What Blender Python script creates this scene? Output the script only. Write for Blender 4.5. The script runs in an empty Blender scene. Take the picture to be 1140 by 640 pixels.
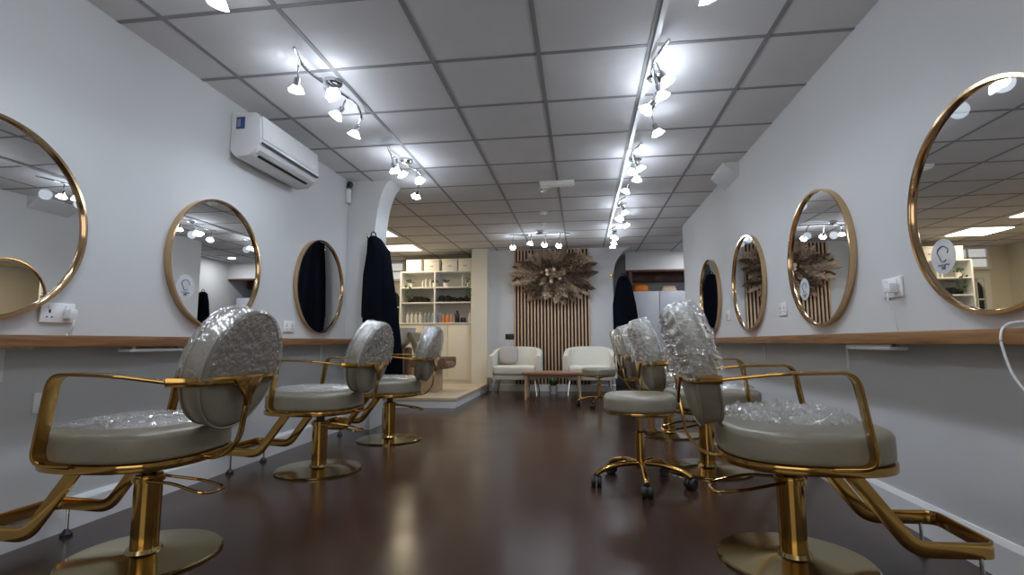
import bpy, bmesh, math, random
from mathutils import Vector, Matrix
random.seed(7)
S = bpy.context.scene
C = S.collection
PI = math.pi
# ---------------------------------------------------------------- camera, world, exposure
YAW, PITCH, ROLL = 0.133095, 0.107145, -0.004
CAMZ = 0.80
cd = bpy.data.cameras.new('camera'); cam = bpy.data.objects.new('camera', cd); C.objects.link(cam)
cd.sensor_width = 36.0; cd.lens = 18.0; cd.clip_start = 0.02
_r = Vector((math.cos(YAW), math.sin(YAW), 0))
_f = Vector((-math.sin(YAW)*math.cos(PITCH), math.cos(YAW)*math.cos(PITCH), math.sin(PITCH)))
_u = _r.cross(_f)
_r2 = math.cos(ROLL)*_r + math.sin(ROLL)*_u; _u2 = -math.sin(ROLL)*_r + math.cos(ROLL)*_u
M4 = Matrix((_r2, _u2, -_f)).transposed().to_4x4(); M4.translation = (0, 0, CAMZ)
cam.matrix_world = M4
S.camera = cam
w = bpy.data.worlds.new('world'); S.world = w; w.use_nodes = True
w.node_tree.nodes['Background'].inputs[0].default_value = (0.5, 0.55, 0.65, 1)
w.node_tree.nodes['Background'].inputs[1].default_value = 0.15
S.view_settings.view_transform = 'Standard'; S.view_settings.look = 'None'
S.view_settings.gamma = 1; S.view_settings.use_curve_mapping = False
S.view_settings.exposure = -0.25
SPOT_W, GLOW_W, PANEL_W, DAY_W = 10.5, 0.09, 15.0, 24.0
LAMP_COL = (0.76, 0.86, 1.0); WARM = (1.0, 0.83, 0.55)

# ---------------------------------------------------------------- materials
MATS = {}
def mat(name, col, rough=.5, metal=0.0, bump=0.0, bscale=40, var=0.0, vscale=6, spec=.5, coat=0.0, emit=None, es=0.0, stretch=(1,1,1)):
    m = bpy.data.materials.new(name); m.use_nodes = True; nt = m.node_tree; b = nt.nodes['Principled BSDF']
    b.inputs['Base Color'].default_value = (*col, 1); b.inputs['Roughness'].default_value = rough
    b.inputs['Metallic'].default_value = metal; b.inputs['Specular IOR Level'].default_value = spec
    b.inputs['Coat Weight'].default_value = coat
    if emit: b.inputs['Emission Color'].default_value = (*emit, 1); b.inputs['Emission Strength'].default_value = es
    tc = nt.nodes.new('ShaderNodeTexCoord'); mp = nt.nodes.new('ShaderNodeMapping'); mp.inputs['Scale'].default_value = stretch
    nt.links.new(tc.outputs['Object'], mp.inputs['Vector'])
    if var:
        n = nt.nodes.new('ShaderNodeTexNoise'); n.inputs['Scale'].default_value = vscale; n.inputs['Detail'].default_value = 5
        nt.links.new(mp.outputs[0], n.inputs['Vector'])
        mx = nt.nodes.new('ShaderNodeMix'); mx.data_type = 'RGBA'
        mx.inputs['A'].default_value = (*[c*(1-var) for c in col], 1); mx.inputs['B'].default_value = (*[min(1, c*(1+var)) for c in col], 1)
        nt.links.new(n.outputs['Fac'], mx.inputs['Factor']); nt.links.new(mx.outputs['Result'], b.inputs['Base Color'])
    if bump:
        n = nt.nodes.new('ShaderNodeTexNoise'); n.inputs['Scale'].default_value = bscale; n.inputs['Detail'].default_value = 4
        nt.links.new(mp.outputs[0], n.inputs['Vector'])
        bp = nt.nodes.new('ShaderNodeBump'); bp.inputs['Strength'].default_value = bump; bp.inputs['Distance'].default_value = .01
        nt.links.new(n.outputs['Fac'], bp.inputs['Height']); nt.links.new(bp.outputs[0], b.inputs['Normal'])
    MATS[name] = m
    return m
mat('wall_paint', (.575, .575, .575), .55, bump=.06, bscale=60, var=.03, vscale=2)
mat('warm_paint', (.72, .68, .58), .6, bump=.05, bscale=50, var=.03)
mat('gloss_white', (.78, .78, .78), .25, var=.02)
mat('off_white_plastic', (.74, .75, .76), .3, var=.02)
mat('ceiling_tile', (.66, .645, .65), .9, bump=.35, bscale=260, var=.09, vscale=3)
mat('grid_grey', (.25, .245, .25), .6, var=.04)
mat('brass', (.44, .26, .075), .13, 1.0, var=.08, vscale=5)
mat('brass_plate', (.42, .33, .15), .13, 1.0, var=.06, vscale=3)
mat('rose_brass', (.58, .40, .23), .13, 1.0, var=.06, vscale=5)
mat('chrome', (.6, .6, .62), .12, 1.0, var=.03)
mat('mirror', (.83, .84, .84), .0, 1.0)
mat('leather', (.25, .224, .165), .34, bump=.12, bscale=90, var=.06, vscale=8)
mat('black_rubber', (.012, .012, .013), .5, var=.1)
mat('black_plastic', (.015, .015, .017), .3, var=.1)
mat('gown_cloth', (.004, .005, .009), 1.0, spec=.05, bump=.3, bscale=30, var=.3, vscale=6)
mat('cream_fabric', (.68, .65, .56), .8, bump=.3, bscale=120, var=.05)
mat('grey_fabric', (.42, .38, .36), .9, bump=.3, bscale=120, var=.08)
mat('table_wood', (.30, .15, .085), .35, var=.3, vscale=7, stretch=(1, 8, 8))
mat('leg_wood', (.50, .36, .22), .5, var=.15, stretch=(8, 8, 1))
mat('slat_wood', (.58, .39, .25), .5, var=.22, vscale=5, stretch=(6, 6, .6))
mat('felt', (.02, .016, .013), .95, var=.2)
mat('pampas', (.52, .385, .265), .95, var=.25, vscale=9)
mat('pampas_pale', (.64, .49, .36), .95, var=.2, vscale=9)
mat('pampas_dark', (.20, .135, .085), .95, var=.25, vscale=9)
mat('leaf', (.05, .10, .03), .6, var=.4, vscale=15)
mat('dark_wood', (.09, .034, .016), .4, var=.3, stretch=(1, 6, 6))
mat('orange', (.72, .20, .02), .6, var=.15)
mat('cabinet_blue_white', (.60, .63, .70), .35, var=.02)
mat('card_white', (.75, .72, .66), .7, var=.05)
mat('towel_black', (.010, .010, .011), .95, bump=.4, bscale=100, var=.3)
mat('bottle_blue', (.25, .30, .36), .25, var=.1)
mat('bottle_clear', (.62, .62, .58), .2, var=.06)
mat('bottle_orange', (.70, .22, .07), .3, var=.1)
mat('pot_white', (.8, .78, .74), .4, var=.03)
mat('ceramic', (.85, .85, .84), .1, var=.01, coat=.5)
mat('brown_leather', (.20, .115, .065), .4, bump=.1, bscale=60, var=.15)
mat('label_blue', (.03, .06, .20), .4, var=.2)
mat('ink', (.10, .10, .12), .5)
mat('pane_light', (.8, .85, .9), .3, emit=(.95, .97, 1.0), es=.5)
mat('pane_dark', (.02, .025, .03), .08)
mat('bulb_glass', (.9, .95, 1.0), .3, emit=(.80, .89, 1.0), es=40.0)
mat('panel_diffuser', (1, .95, .85), .5, emit=(1.0, .93, .76), es=2.4)
mat('sign_plate', (.60, .58, .50), .4, emit=(.9, .85, .65), es=.12)

def film_material():
    m = bpy.data.materials.new('clear_film'); m.use_nodes = True; nt = m.node_tree; nt.nodes.clear()
    o = nt.nodes.new('ShaderNodeOutputMaterial'); tr = nt.nodes.new('ShaderNodeBsdfTransparent'); gl = nt.nodes.new('ShaderNodeBsdfGlossy')
    mx = nt.nodes.new('ShaderNodeMixShader'); lw = nt.nodes.new('ShaderNodeLayerWeight'); lw.inputs['Blend'].default_value = .36
    n = nt.nodes.new('ShaderNodeTexNoise'); n.inputs['Scale'].default_value = 38; n.inputs['Detail'].default_value = 3
    tc = nt.nodes.new('ShaderNodeTexCoord'); nt.links.new(tc.outputs['Object'], n.inputs['Vector'])
    bp = nt.nodes.new('ShaderNodeBump'); bp.inputs['Strength'].default_value = .7; bp.inputs['Distance'].default_value = .01
    nt.links.new(n.outputs['Fac'], bp.inputs['Height']); nt.links.new(bp.outputs[0], gl.inputs['Normal'])
    gl.inputs['Roughness'].default_value = .07; gl.inputs['Color'].default_value = (1, 1, 1, 1); tr.inputs['Color'].default_value = (.96, .96, .96, 1)
    df = nt.nodes.new('ShaderNodeBsdfDiffuse'); df.inputs['Color'].default_value = (.9, .9, .92, 1); m2 = nt.nodes.new('ShaderNodeMixShader'); m2.inputs[0].default_value = .10
    nt.links.new(tr.outputs[0], m2.inputs[1]); nt.links.new(df.outputs[0], m2.inputs[2])
    nt.links.new(lw.outputs['Facing'], mx.inputs[0]); nt.links.new(m2.outputs[0], mx.inputs[1]); nt.links.new(gl.outputs[0], mx.inputs[2])
    nt.links.new(mx.outputs[0], o.inputs[0]); MATS['film'] = m
film_material()

def decal_material():
    m = bpy.data.materials.new('frosted_decal'); m.use_nodes = True; nt = m.node_tree
    b = nt.nodes['Principled BSDF']; b.inputs['Base Color'].default_value = (.75, .75, .77, 1); b.inputs['Roughness'].default_value = .5
    b.inputs['Alpha'].default_value = .55; MATS['decal'] = m
decal_material()

def wood_floor():
    m = bpy.data.materials.new('dark_laminate'); m.use_nodes = True; nt = m.node_tree; b = nt.nodes['Principled BSDF']
    tc = nt.nodes.new('ShaderNodeTexCoord'); mp = nt.nodes.new('ShaderNodeMapping'); mp.inputs['Rotation'].default_value = (0, 0, PI/2)
    nt.links.new(tc.outputs['Object'], mp.inputs[0])
    br = nt.nodes.new('ShaderNodeTexBrick'); br.offset = .37; br.inputs['Scale'].default_value = 1
    br.inputs['Brick Width'].default_value = 1.25; br.inputs['Row Height'].default_value = .19; br.inputs['Mortar Size'].default_value = .0018
    br.inputs['Color1'].default_value = (.070, .034, .022, 1); br.inputs['Color2'].default_value = (.052, .024, .016, 1); br.inputs['Mortar'].default_value = (.022, .010, .008, 1)
    nt.links.new(mp.outputs[0], br.inputs['Vector'])
    n = nt.nodes.new('ShaderNodeTexNoise'); n.inputs['Scale'].default_value = 3; n.inputs['Detail'].default_value = 8
    mp2 = nt.nodes.new('ShaderNodeMapping'); mp2.inputs['Scale'].default_value = (14, 1, 1); nt.links.new(tc.outputs['Object'], mp2.inputs[0]); nt.links.new(mp2.outputs[0], n.inputs['Vector'])
    mx = nt.nodes.new('ShaderNodeMix'); mx.data_type = 'RGBA'; mx.blend_type = 'MULTIPLY'; mx.inputs['Factor'].default_value = .5
    nt.links.new(br.outputs['Color'], mx.inputs['A']); nt.links.new(n.outputs['Color'], mx.inputs['B']); nt.links.new(mx.outputs['Result'], b.inputs['Base Color'])
    n2 = nt.nodes.new('ShaderNodeTexNoise'); n2.inputs['Scale'].default_value = 2.2; nt.links.new(tc.outputs['Object'], n2.inputs['Vector'])
    mr = nt.nodes.new('ShaderNodeMapRange'); mr.inputs['To Min'].default_value = .17; mr.inputs['To Max'].default_value = .28
    nt.links.new(n2.outputs['Fac'], mr.inputs['Value']); nt.links.new(mr.outputs[0], b.inputs['Roughness'])
    b.inputs['Specular IOR Level'].default_value = .5; MATS['floor'] = m
wood_floor()
def pine():
    m = mat('pine_shelf', (.30, .155, .062), .45, bump=.08, bscale=30)
    nt = m.node_tree; b = nt.nodes['Principled BSDF']
    tc = nt.nodes.new('ShaderNodeTexCoord'); mp = nt.nodes.new('ShaderNodeMapping'); mp.inputs['Scale'].default_value = (5, .55, 14)
    nt.links.new(tc.outputs['Object'], mp.inputs[0])
    n = nt.nodes.new('ShaderNodeTexNoise'); n.inputs['Scale'].default_value = 4; n.inputs['Detail'].default_value = 7; n.inputs['Distortion'].default_value = 1.2
    nt.links.new(mp.outputs[0], n.inputs['Vector'])
    r = nt.nodes.new('ShaderNodeValToRGB'); r.color_ramp.elements[0].color = (.15, .058, .018, 1); r.color_ramp.elements[1].color = (.33, .165, .06, 1)
    r.color_ramp.elements[0].position = .3; r.color_ramp.elements[1].position = .7
    nt.links.new(n.outputs['Fac'], r.inputs[0]); nt.links.new(r.outputs[0], b.inputs['Base Color'])
pine()
def platform_tile():
    m = bpy.data.materials.new('beige_boards'); m.use_nodes = True; nt = m.node_tree; b = nt.nodes['Principled BSDF']
    tc = nt.nodes.new('ShaderNodeTexCoord'); br = nt.nodes.new('ShaderNodeTexBrick'); br.inputs['Scale'].default_value = 1
    br.inputs['Brick Width'].default_value = 1.2; br.inputs['Row Height'].default_value = .2; br.inputs['Mortar Size'].default_value = .003
    br.inputs['Color1'].default_value = (.60, .49, .36, 1); br.inputs['Color2'].default_value = (.54, .44, .32, 1); br.inputs['Mortar'].default_value = (.36, .28, .2, 1)
    nt.links.new(tc.outputs['Object'], br.inputs['Vector']); nt.links.new(br.outputs['Color'], b.inputs['Base Color']); b.inputs['Roughness'].default_value = .35
    MATS['beige_boards'] = m
platform_tile()

# ---------------------------------------------------------------- mesh helpers
class MB:
    def __init__(s): s.v = []; s.f = []
    def add(s, v, f):
        o = len(s.v); s.v += [Vector(p) for p in v]; s.f += [tuple(i+o for i in q) for q in f]; return s
    def box(s, x0, x1, y0, y1, z0, z1):
        return s.add([(x0,y0,z0),(x1,y0,z0),(x1,y1,z0),(x0,y1,z0),(x0,y0,z1),(x1,y0,z1),(x1,y1,z1),(x0,y1,z1)],
                     [(0,3,2,1),(4,5,6,7),(0,1,5,4),(1,2,6,5),(2,3,7,6),(3,0,4,7)])
    def prism(s, poly, axis, a, b):
        n = len(poly)
        def P(u, v, t): return {'x': (t, u, v), 'y': (u, t, v), 'z': (u, v, t)}[axis]
        v = [P(u, q, a) for u, q in poly] + [P(u, q, b) for u, q in poly]
        f = [tuple(range(n-1, -1, -1)), tuple(range(n, 2*n))] + [(i, (i+1) % n, n+(i+1) % n, n+i) for i in range(n)]
        return s.add(v, f)
    def rings(s, rings, cap0=True, cap1=True, closed=True):
        n = len(rings[0]); v = [p for r in rings for p in r]; f = []
        for k in range(len(rings)-1):
            for i in range(n if closed else n-1):
                j = (i+1) % n; f.append((k*n+i, k*n+j, (k+1)*n+j, (k+1)*n+i))
        if cap0: f.append(tuple(range(n-1, -1, -1)))
        if cap1: f.append(tuple(range((len(rings)-1)*n, len(rings)*n)))
        return s.add(v, f)
    def lathe(s, prof, n=32, c=(0,0,0), axis='z', cap0=True, cap1=True):
        R = []
        for r, h in prof:
            ring = []
            for i in range(n):
                a = 2*PI*i/n; p, q = r*math.cos(a), r*math.sin(a)
                ring.append(Vector({'z': (p, q, h), 'x': (h, p, q), 'y': (q, h, p)}[axis]) + Vector(c))
            R.append(ring)
        return s.rings(R, cap0, cap1)
    def sweep(s, path, w, h, up=(0,0,1), closed=False):
        """flat strip: w across (t x up), h along the other normal"""
        path = [Vector(p) for p in path]; up = Vector(up); R = []; n = len(path)
        for i, p in enumerate(path):
            t = (path[min(i+1, n-1)] - path[max(i-1, 0)]).normalized()
            sd = t.cross(up)
            if sd.length < 1e-4: sd = t.cross(Vector((0, 1, 0)))
            sd.normalize(); nn = sd.cross(t).normalized()
            R.append([p+sd*w/2+nn*h/2, p-sd*w/2+nn*h/2, p-sd*w/2-nn*h/2, p+sd*w/2-nn*h/2])
        return s.rings(R)
    def tube(s, path, r, n=8, up=(0.13, .21, 1)):
        path = [Vector(p) for p in path]; up = Vector(up).normalized(); R = []; m = len(path)
        for i, p in enumerate(path):
            t = (path[min(i+1, m-1)] - path[max(i-1, 0)]).normalized(); sd = t.cross(up)
            if sd.length < 1e-3: sd = t.cross(Vector((1, .3, 0)))
            sd.normalize(); nn = sd.cross(t); rr = r[i] if isinstance(r, (list, tuple)) else r
            R.append([p+(sd*math.cos(2*PI*k/n)+nn*math.sin(2*PI*k/n))*rr for k in range(n)])
        return s.rings(R)
    def xf(s, M):
        s.v = [M @ p for p in s.v]; return s
    def build(s, name, m, parent=None, loc=None, bevel=0, smooth=35, seg=2):
        me = bpy.data.meshes.new(name); bm = bmesh.new()
        vs = [bm.verts.new(p) for p in s.v]
        for q in s.f:
            try: bm.faces.new([vs[i] for i in q])
            except ValueError: pass
        if bevel:
            bmesh.ops.recalc_face_normals(bm, faces=bm.faces)
            ed = [e for e in bm.edges if len(e.link_faces) == 2 and e.calc_face_angle(0) > .6]
            bmesh.ops.bevel(bm, geom=ed, offset=bevel, segments=seg, affect='EDGES', profile=.5, clamp_overlap=True)
        bmesh.ops.recalc_face_normals(bm, faces=bm.faces)
        bm.to_mesh(me); bm.free()
        if smooth:
            me.polygons.foreach_set('use_smooth', [True]*len(me.polygons)); me.set_sharp_from_angle(angle=math.radians(smooth))
        me.materials.append(MATS[m] if isinstance(m, str) else m)
        o = bpy.data.objects.new(name, me); C.objects.link(o)
        if parent: o.parent = parent
        if loc: o.location = loc
        return o
def fillet(pts, r, n=5):
    pts = [Vector(p) for p in pts]; out = [pts[0]]
    for i in range(1, len(pts)-1):
        a, b, c = pts[i-1], pts[i], pts[i+1]; d1 = (a-b); d2 = (c-b)
        k = min(r, d1.length*.48, d2.length*.48); p = b+d1.normalized()*k; q = b+d2.normalized()*k
        for j in range(n+1):
            t = j/n; out.append(p*(1-t)**2 + b*2*t*(1-t) + q*t*t)
    out.append(pts[-1]); return out
def tag(o, label=None, cat=None, group=None, kind=None):
    if label: o['label'] = label
    if cat: o['category'] = cat
    if group: o['group'] = group
    if kind: o['kind'] = kind
    return o
def thing(name, label, cat, loc=(0,0,0), rz=0, group=None):
    o = bpy.data.objects.new(name, None); o.empty_display_size = .1; C.objects.link(o); o.location = loc; o.rotation_euler = (0, 0, rz)
    return tag(o, label, cat, group)
def struct(name, mb, m, bevel=0, smooth=0): return tag(mb.build(name, m, bevel=bevel, smooth=smooth), kind='structure')
def frame(mb, x0, x1, z0, z1, y0, y1, t):
    mb.box(x0, x0+t, y0, y1, z0, z1); mb.box(x1-t, x1, y0, y1, z0, z1); mb.box(x0+t, x1-t, y0, y1, z1-t, z1); mb.box(x0+t, x1-t, y0, y1, z0, z0+t); return mb

# ---------------------------------------------------------------- the room
XL, XR, H, YB, YF = -2.235, 1.405, 2.38, 8.60, -2.2
T = .12
struct('floor', MB().box(-4.5, 2.6, YF-T, 10.2, -.1, 0), 'floor')
struct('ceiling', MB().box(-4.5, 2.6, YF-T, 10.2, H, H+.1), 'ceiling_tile')
struct('wall_left', MB().box(XL-T, XL, YF, 4.65, 0, H), 'wall_paint')
struct('wall_right', MB().box(XR, XR+T, YF, 7.15, 0, H), 'wall_paint')
struct('wall_front', MB().box(XL-T, XR+T, YF-T, YF, 0, H), 'wall_paint')
# arch remnants: pier with quarter-curved head, left and right
def arch_poly(x0, x1, xt, zs, n=14):
    pts = [(x0, 0), (x1, 0), (x1, zs)]
    for i in range(1, n+1):
        a = PI/2*i/n; pts.append((xt - (xt-x1)*math.cos(a), zs + (H-zs)*math.sin(a)))
    pts.append((x0, H)); return pts
struct('wall_left_pier', MB().prism(arch_poly(-4.4, -1.965, -1.80, 1.72), 'y', 4.65, 4.95), 'wall_paint', smooth=30)
struct('wall_right_pier', MB().prism(arch_poly(.17, .545, .885, 1.82), 'y', YB, 9.0), 'wall_paint', smooth=30)
struct('wall_back', MB().box(-1.80, .17, YB, YB+T, 0, H), 'wall_paint')
struct('wall_alcove_pier', MB().box(-1.81, -1.545, 8.40, YB, .12, H), 'warm_paint')
struct('wall_alcove_left', MB().box(-4.42, -4.3, 4.95, 9.7, 0, H), 'warm_paint')
struct('wall_alcove_back', MB().box(-4.3, -1.80, 9.45, 9.55, 0, H), 'warm_paint')
struct('wall_recess_return', MB().box(XR+T, 2.5, 7.03, 7.15, 0, H), 'wall_paint')
struct('wall_recess_right', MB().box(2.4, 2.5, 7.15, 10.1, 0, H), 'wall_paint')
struct('wall_recess_back', MB().box(.1, 2.4, 9.95, 10.05, 0, H), 'wall_paint')
struct('wall_recess_header', MB().box(.80, 2.4, 9.12, 9.22, 2.06, H), 'wall_paint')
struct('trim_1', MB().box(-4.28, -1.545, 6.24, 8.40, 0, .095).box(-4.28, -1.81, 8.4, 9.44, 0, .095), 'gloss_white', bevel=.004)
struct('floor_platform', MB().box(-4.28, -1.53, 6.225, 8.40, .095, .125).box(-4.28, -1.81, 8.4, 9.44, .095, .125), 'beige_boards')
# ceiling grid (T-bars) under the tiles
g = MB()
for k in range(-6, 6):
    x = -.8 + .597*k
    if -4.4 < x < 2.5: g.box(x-.012, x+.012, YF, 10, H-.004, H+.002)
for k in range(-10, 14):
    y = 2.66 + .568*k
    if YF < y < 10: g.box(-4.4, 2.5, y-.012, y+.012, H-.0035, H+.002)
struct('trim_2', g, 'grid_grey')
# skirting
sk = MB()
def skirt(name, poly_pts, axis, a, b): struct(name, MB().prism(poly_pts, axis, a, b), 'gloss_white')
skirt('baseboard_left', [(XL, 0), (XL+.018, 0), (XL+.018, .115), (XL+.008, .135), (XL, .135)], 'y', YF, 4.65)
skirt('baseboard_right', [(XR, 0), (XR-.018, 0), (XR-.018, .115), (XR-.008, .135), (XR, .135)], 'y', YF, 7.15)
skirt('baseboard_back', [(YB, 0), (YB-.018, 0), (YB-.018, .1), (YB-.008, .115), (YB, .115)], 'x', -1.53, .545)
# shop-front window behind the camera: daylight
fw = MB(); frame(fw, -1.9, 1.1, .55, 2.15, YF-.01, YF+.05, .06); fw.box(-.93, -.87, YF, YF+.045, .6, 2.1).box(.07, .13, YF, YF+.045, .6, 2.1)
wo = struct('window_2', fw, 'gloss_white'); MB().box(-1.85, 1.05, YF+.001, YF+.012, .6, 2.1).build('pane', 'pane_light', wo)
_l = bpy.data.lights.new('window_daylight', 'AREA'); _l.shape = 'RECTANGLE'; _l.size = 2.9; _l.size_y = 1.5; _l.energy = DAY_W; _l.color = (1.0, .96, .89)
_o = bpy.data.objects.new('window_daylight', _l); C.objects.link(_o); _o.location = (-.4, YF+.06, 1.35); _o.rotation_euler = (math.radians(90), 0, 0)
# boxed corner of coving high on the right wall
struct('trim_3', MB().prism([(XR, H), (XR-.13, H), (XR-.12, H-.02), (XR, H-.13)], 'y', 4.60, 5.05), 'wall_paint')
# cable conduit along the ceiling
struct('trim_4', MB().box(.405, .43, 1.3, 7.7, H-.018, H-.004), 'gloss_white')
# alcove window and glazed arched door, seen only in the near right mirror
DX, DZ = .16, .22
wn = MB(); frame(wn, -4.16+DX, -3.5+DX, 1.98, 2.37, 9.40, 9.45, .045); wn.box(-3.845+DX, -3.815+DX, 9.41, 9.44, 2.0, 2.35); wn.box(-4.14+DX, -3.52+DX, 9.41, 9.44, 2.16, 2.19)
wo = struct('window_1', wn, 'gloss_white'); MB().box(-4.13+DX, -3.53+DX, 9.435, 9.447, 2.0, 2.35).build('pane', 'pane_light', wo)
dn = MB(); frame(dn, -4.12+DX, -3.5+DX, .125, 1.70+DZ, 9.39, 9.45, .09); dn.box(-4.03+DX, -3.59+DX, 9.40, 9.44, .2, .95+DZ)
for x in (-3.92, -3.81, -3.70): dn.box(x-.012+DX, x+.012+DX, 9.41, 9.44, .95+DZ, 1.6+DZ)
dn.box(-4.03+DX, -3.59+DX, 9.41, 9.44, 1.25+DZ, 1.275+DZ)
dn.prism([(-4.03+DX, 1.4+DZ)] + [(-3.81+DX-.22*math.cos(a*PI/10), 1.4+DZ+.2*math.sin(a*PI/10)) for a in range(0, 11)] + [(-3.59+DX, 1.61+DZ), (-4.03+DX, 1.61+DZ)], 'y', 9.41, 9.44)
do = struct('door_1', dn, 'gloss_white'); MB().box(-4.03+DX, -3.59+DX, 9.442, 9.448, .95+DZ, 1.62+DZ).build('pane', 'pane_dark', do)

# ---------------------------------------------------------------- shelves along the walls
def shelf(name, x0, x1, y0, y1, label):
    t = thing(name, label, 'shelf', ((x0+x1)/2, (y0+y1)/2, .787))
    cx, cy = (x0+x1)/2, (y0+y1)/2
    MB().box(x0-cx, x1-cx, y0-cy, y1-cy, 0, .050).build('board', 'pine_shelf', t, bevel=.004)
    wallx = (x0 if x0 < 0 else x1)-cx; sg = 1 if x0 < 0 else -1
    for y in ((1.72, 2.95, 4.2) if x0 < 0 else (1.2, 2.95, 4.2, 5.5)):
        b = MB(); y -= cy
        b.box(wallx, wallx+sg*.006, y-.012, y+.012, -.13, -.001); b.box(min(wallx, wallx+sg*.13), max(wallx, wallx+sg*.13), y-.012, y+.012, -.006, 0)
        b.build('bracket', 'off_white_plastic', t)
    return t
shelf('wall_shelf', XL+.001, XL+.16, -1.6, 4.648, 'long pine wall shelf under the mirrors on the left wall')
shelf('wall_shelf', XR-.16, XR-.001, -1.6, 6.4, 'long pine wall shelf under the mirrors on the right wall')
def underplate(x, y0, y1, label):
    t = thing('cable_tray', label, 'cable tray', (x, (y0+y1)/2, .787), 0, 'cable trays under the shelves')
    L = (y1-y0)/2
    MB().box(-.035, .035, -L, L, -.024, -.010).box(-.035, -.029, -L, L, -.010, 0).build('tray', 'gloss_white', t, bevel=.002)
    for y in (-L*.8, L*.8): MB().box(.0, .02, y-.008, y+.008, -.010, 0).build('clip', 'chrome', t)
underplate(-2.13, 2.16, 2.50, 'thin white cable tray under the left shelf behind the nearest chair')
underplate(1.30, 2.32, 2.68, 'thin white cable tray under the right shelf beyond the nearest chair')

# ---------------------------------------------------------------- mirrors
MR = .395
def mirror(x, y, z, side, label, sticker):
    t = thing('round_mirror', label, 'mirror', (x, y, z), 0 if side < 0 else PI, 'round brass framed wall mirrors')
    # local +X faces the room
    MB().lathe([(MR-.012, .001), (MR+.004, .001), (MR+.004, .036), (MR-.008, .036), (MR-.012, .024), (MR-.012, .001)], 96, axis='x', cap0=False, cap1=False).build('frame', 'rose_brass', t, smooth=40)
    MB().lathe([(MR-.012, .012), (MR-.012, .020)], 96, axis='x').build('glass', 'mirror', t, smooth=30)
    if sticker:
        sy = -.235 if side > 0 else -.235   # lower left seen from the room
        sy = sticker
        MB().lathe([(.068, .0203), (.068, .0209)], 40, c=(0, sy, -.165), axis='x').build('sticker', 'decal', t)
        k = MB()
        pts = [(0, sy + .026*math.cos(a)*(1+.25*math.sin(3*a)), -.155 + .030*math.sin(a)) for a in [i*2*PI/22 for i in range(20)]]
        k.tube([(.0214, p[1], p[2]) for p in pts], .0022, 5)
        k.tube([(.0214, sy-.03+.006*i, -.198+.003*math.sin(i*1.9)) for i in range(11)], .002, 5)
        k.box(.0211, .0216, sy-.012, sy+.010, -.215, -.203)
        k.build('sticker_print', 'ink', t)
for i, (y, s, lab) in enumerate([(1.60, 0, 'round brass mirror nearest on the left wall, cut by the photo edge'),
        (2.865, .255, 'round brass mirror on the left wall, second from the camera, above the nearest chair'),
        (4.13, 0, 'round brass mirror farthest along the left wall, beside the black gown')]):
    mirror(XL, y, 1.287, -1, lab, -s if s else 0)
NEARTILT = (0.0, 0.0)
for i, (y, s, lab) in enumerate([(1.915, .232, 'largest round brass mirror nearest on the right wall, cut by the photo edge'),
        (3.185, .2, 'round brass mirror on the right wall reflecting the dried wreath and wood slats'),
        (4.47, 0, 'round brass mirror on the right wall, third from the camera, before the smallest'),
        (5.745, 0, 'smallest round brass mirror, farthest along the right wall, reflecting a black gown')]):
    mirror(XR, y, 1.287, 1, lab, -s if s else 0)

# ---------------------------------------------------------------- salon chairs
def superring(a, b, z, cx=0, n=56, e=2.6):
    r = []
    for i in range(n):
        t = 2*PI*i/n; c, s = math.cos(t), math.sin(t)
        r.append(Vector((cx + a*math.copysign(abs(c)**(2/e), c), b*math.copysign(abs(s)**(2/e), s), z)))
    return r
def cushion(a, b, z0, z1, cx, rd=.028, crown=.008, e=2.6):
    R = []
    for k in range(5):
        q = PI/2*k/4; R.append(superring(a-rd*.6*(1-math.sin(q)), b-rd*.6*(1-math.sin(q)), z0+rd*.6*(1-math.cos(q)), cx, e=e))
    for k in range(6):
        q = PI/2*k/5; R.append(superring(a-rd*(1-math.cos(q)), b-rd*(1-math.cos(q)), z1-rd+rd*math.sin(q), cx, e=e))
    for f in (.8, .55, .3, .08): R.append(superring((a-rd)*f, (b-rd)*f, z1+crown*(1-f*f), cx, e=e))
    return MB().rings(R)
from mathutils import noise
def wrinkle(p, off):
    q = Vector(p)*1.0 + off
    a = 1-abs(noise.noise(q*22))*2; b = 1-abs(noise.noise(q*48+Vector((7, 3, 1))))*2; c = noise.noise(q*95)
    return max(0, .45*a + .35*b + .3*c)
def film_seat(a, b, z, cx, amp, rnd, nr=34, na=110, cover=1.0, e=2.6):
    m = MB(); R = []; off = Vector((rnd.uniform(0, 50), rnd.uniform(0, 50), rnd.uniform(0, 50)))
    for k in range(1, nr+1):
        f = k/nr*cover; ring = superring(a*f, b*f, z + .003, cx, na, e)
        out = []
        for p in ring:
            fall = min(1, (1.04-f)*5); d = wrinkle(p, off)
            out.append(p + Vector((0, 0, amp*d*fall + .008*(1-f*f))))
        R.append(out)
    m.rings(R, True, False)
    return m
def tubeU(p): return MB().tube(p, .006, 8)
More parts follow.
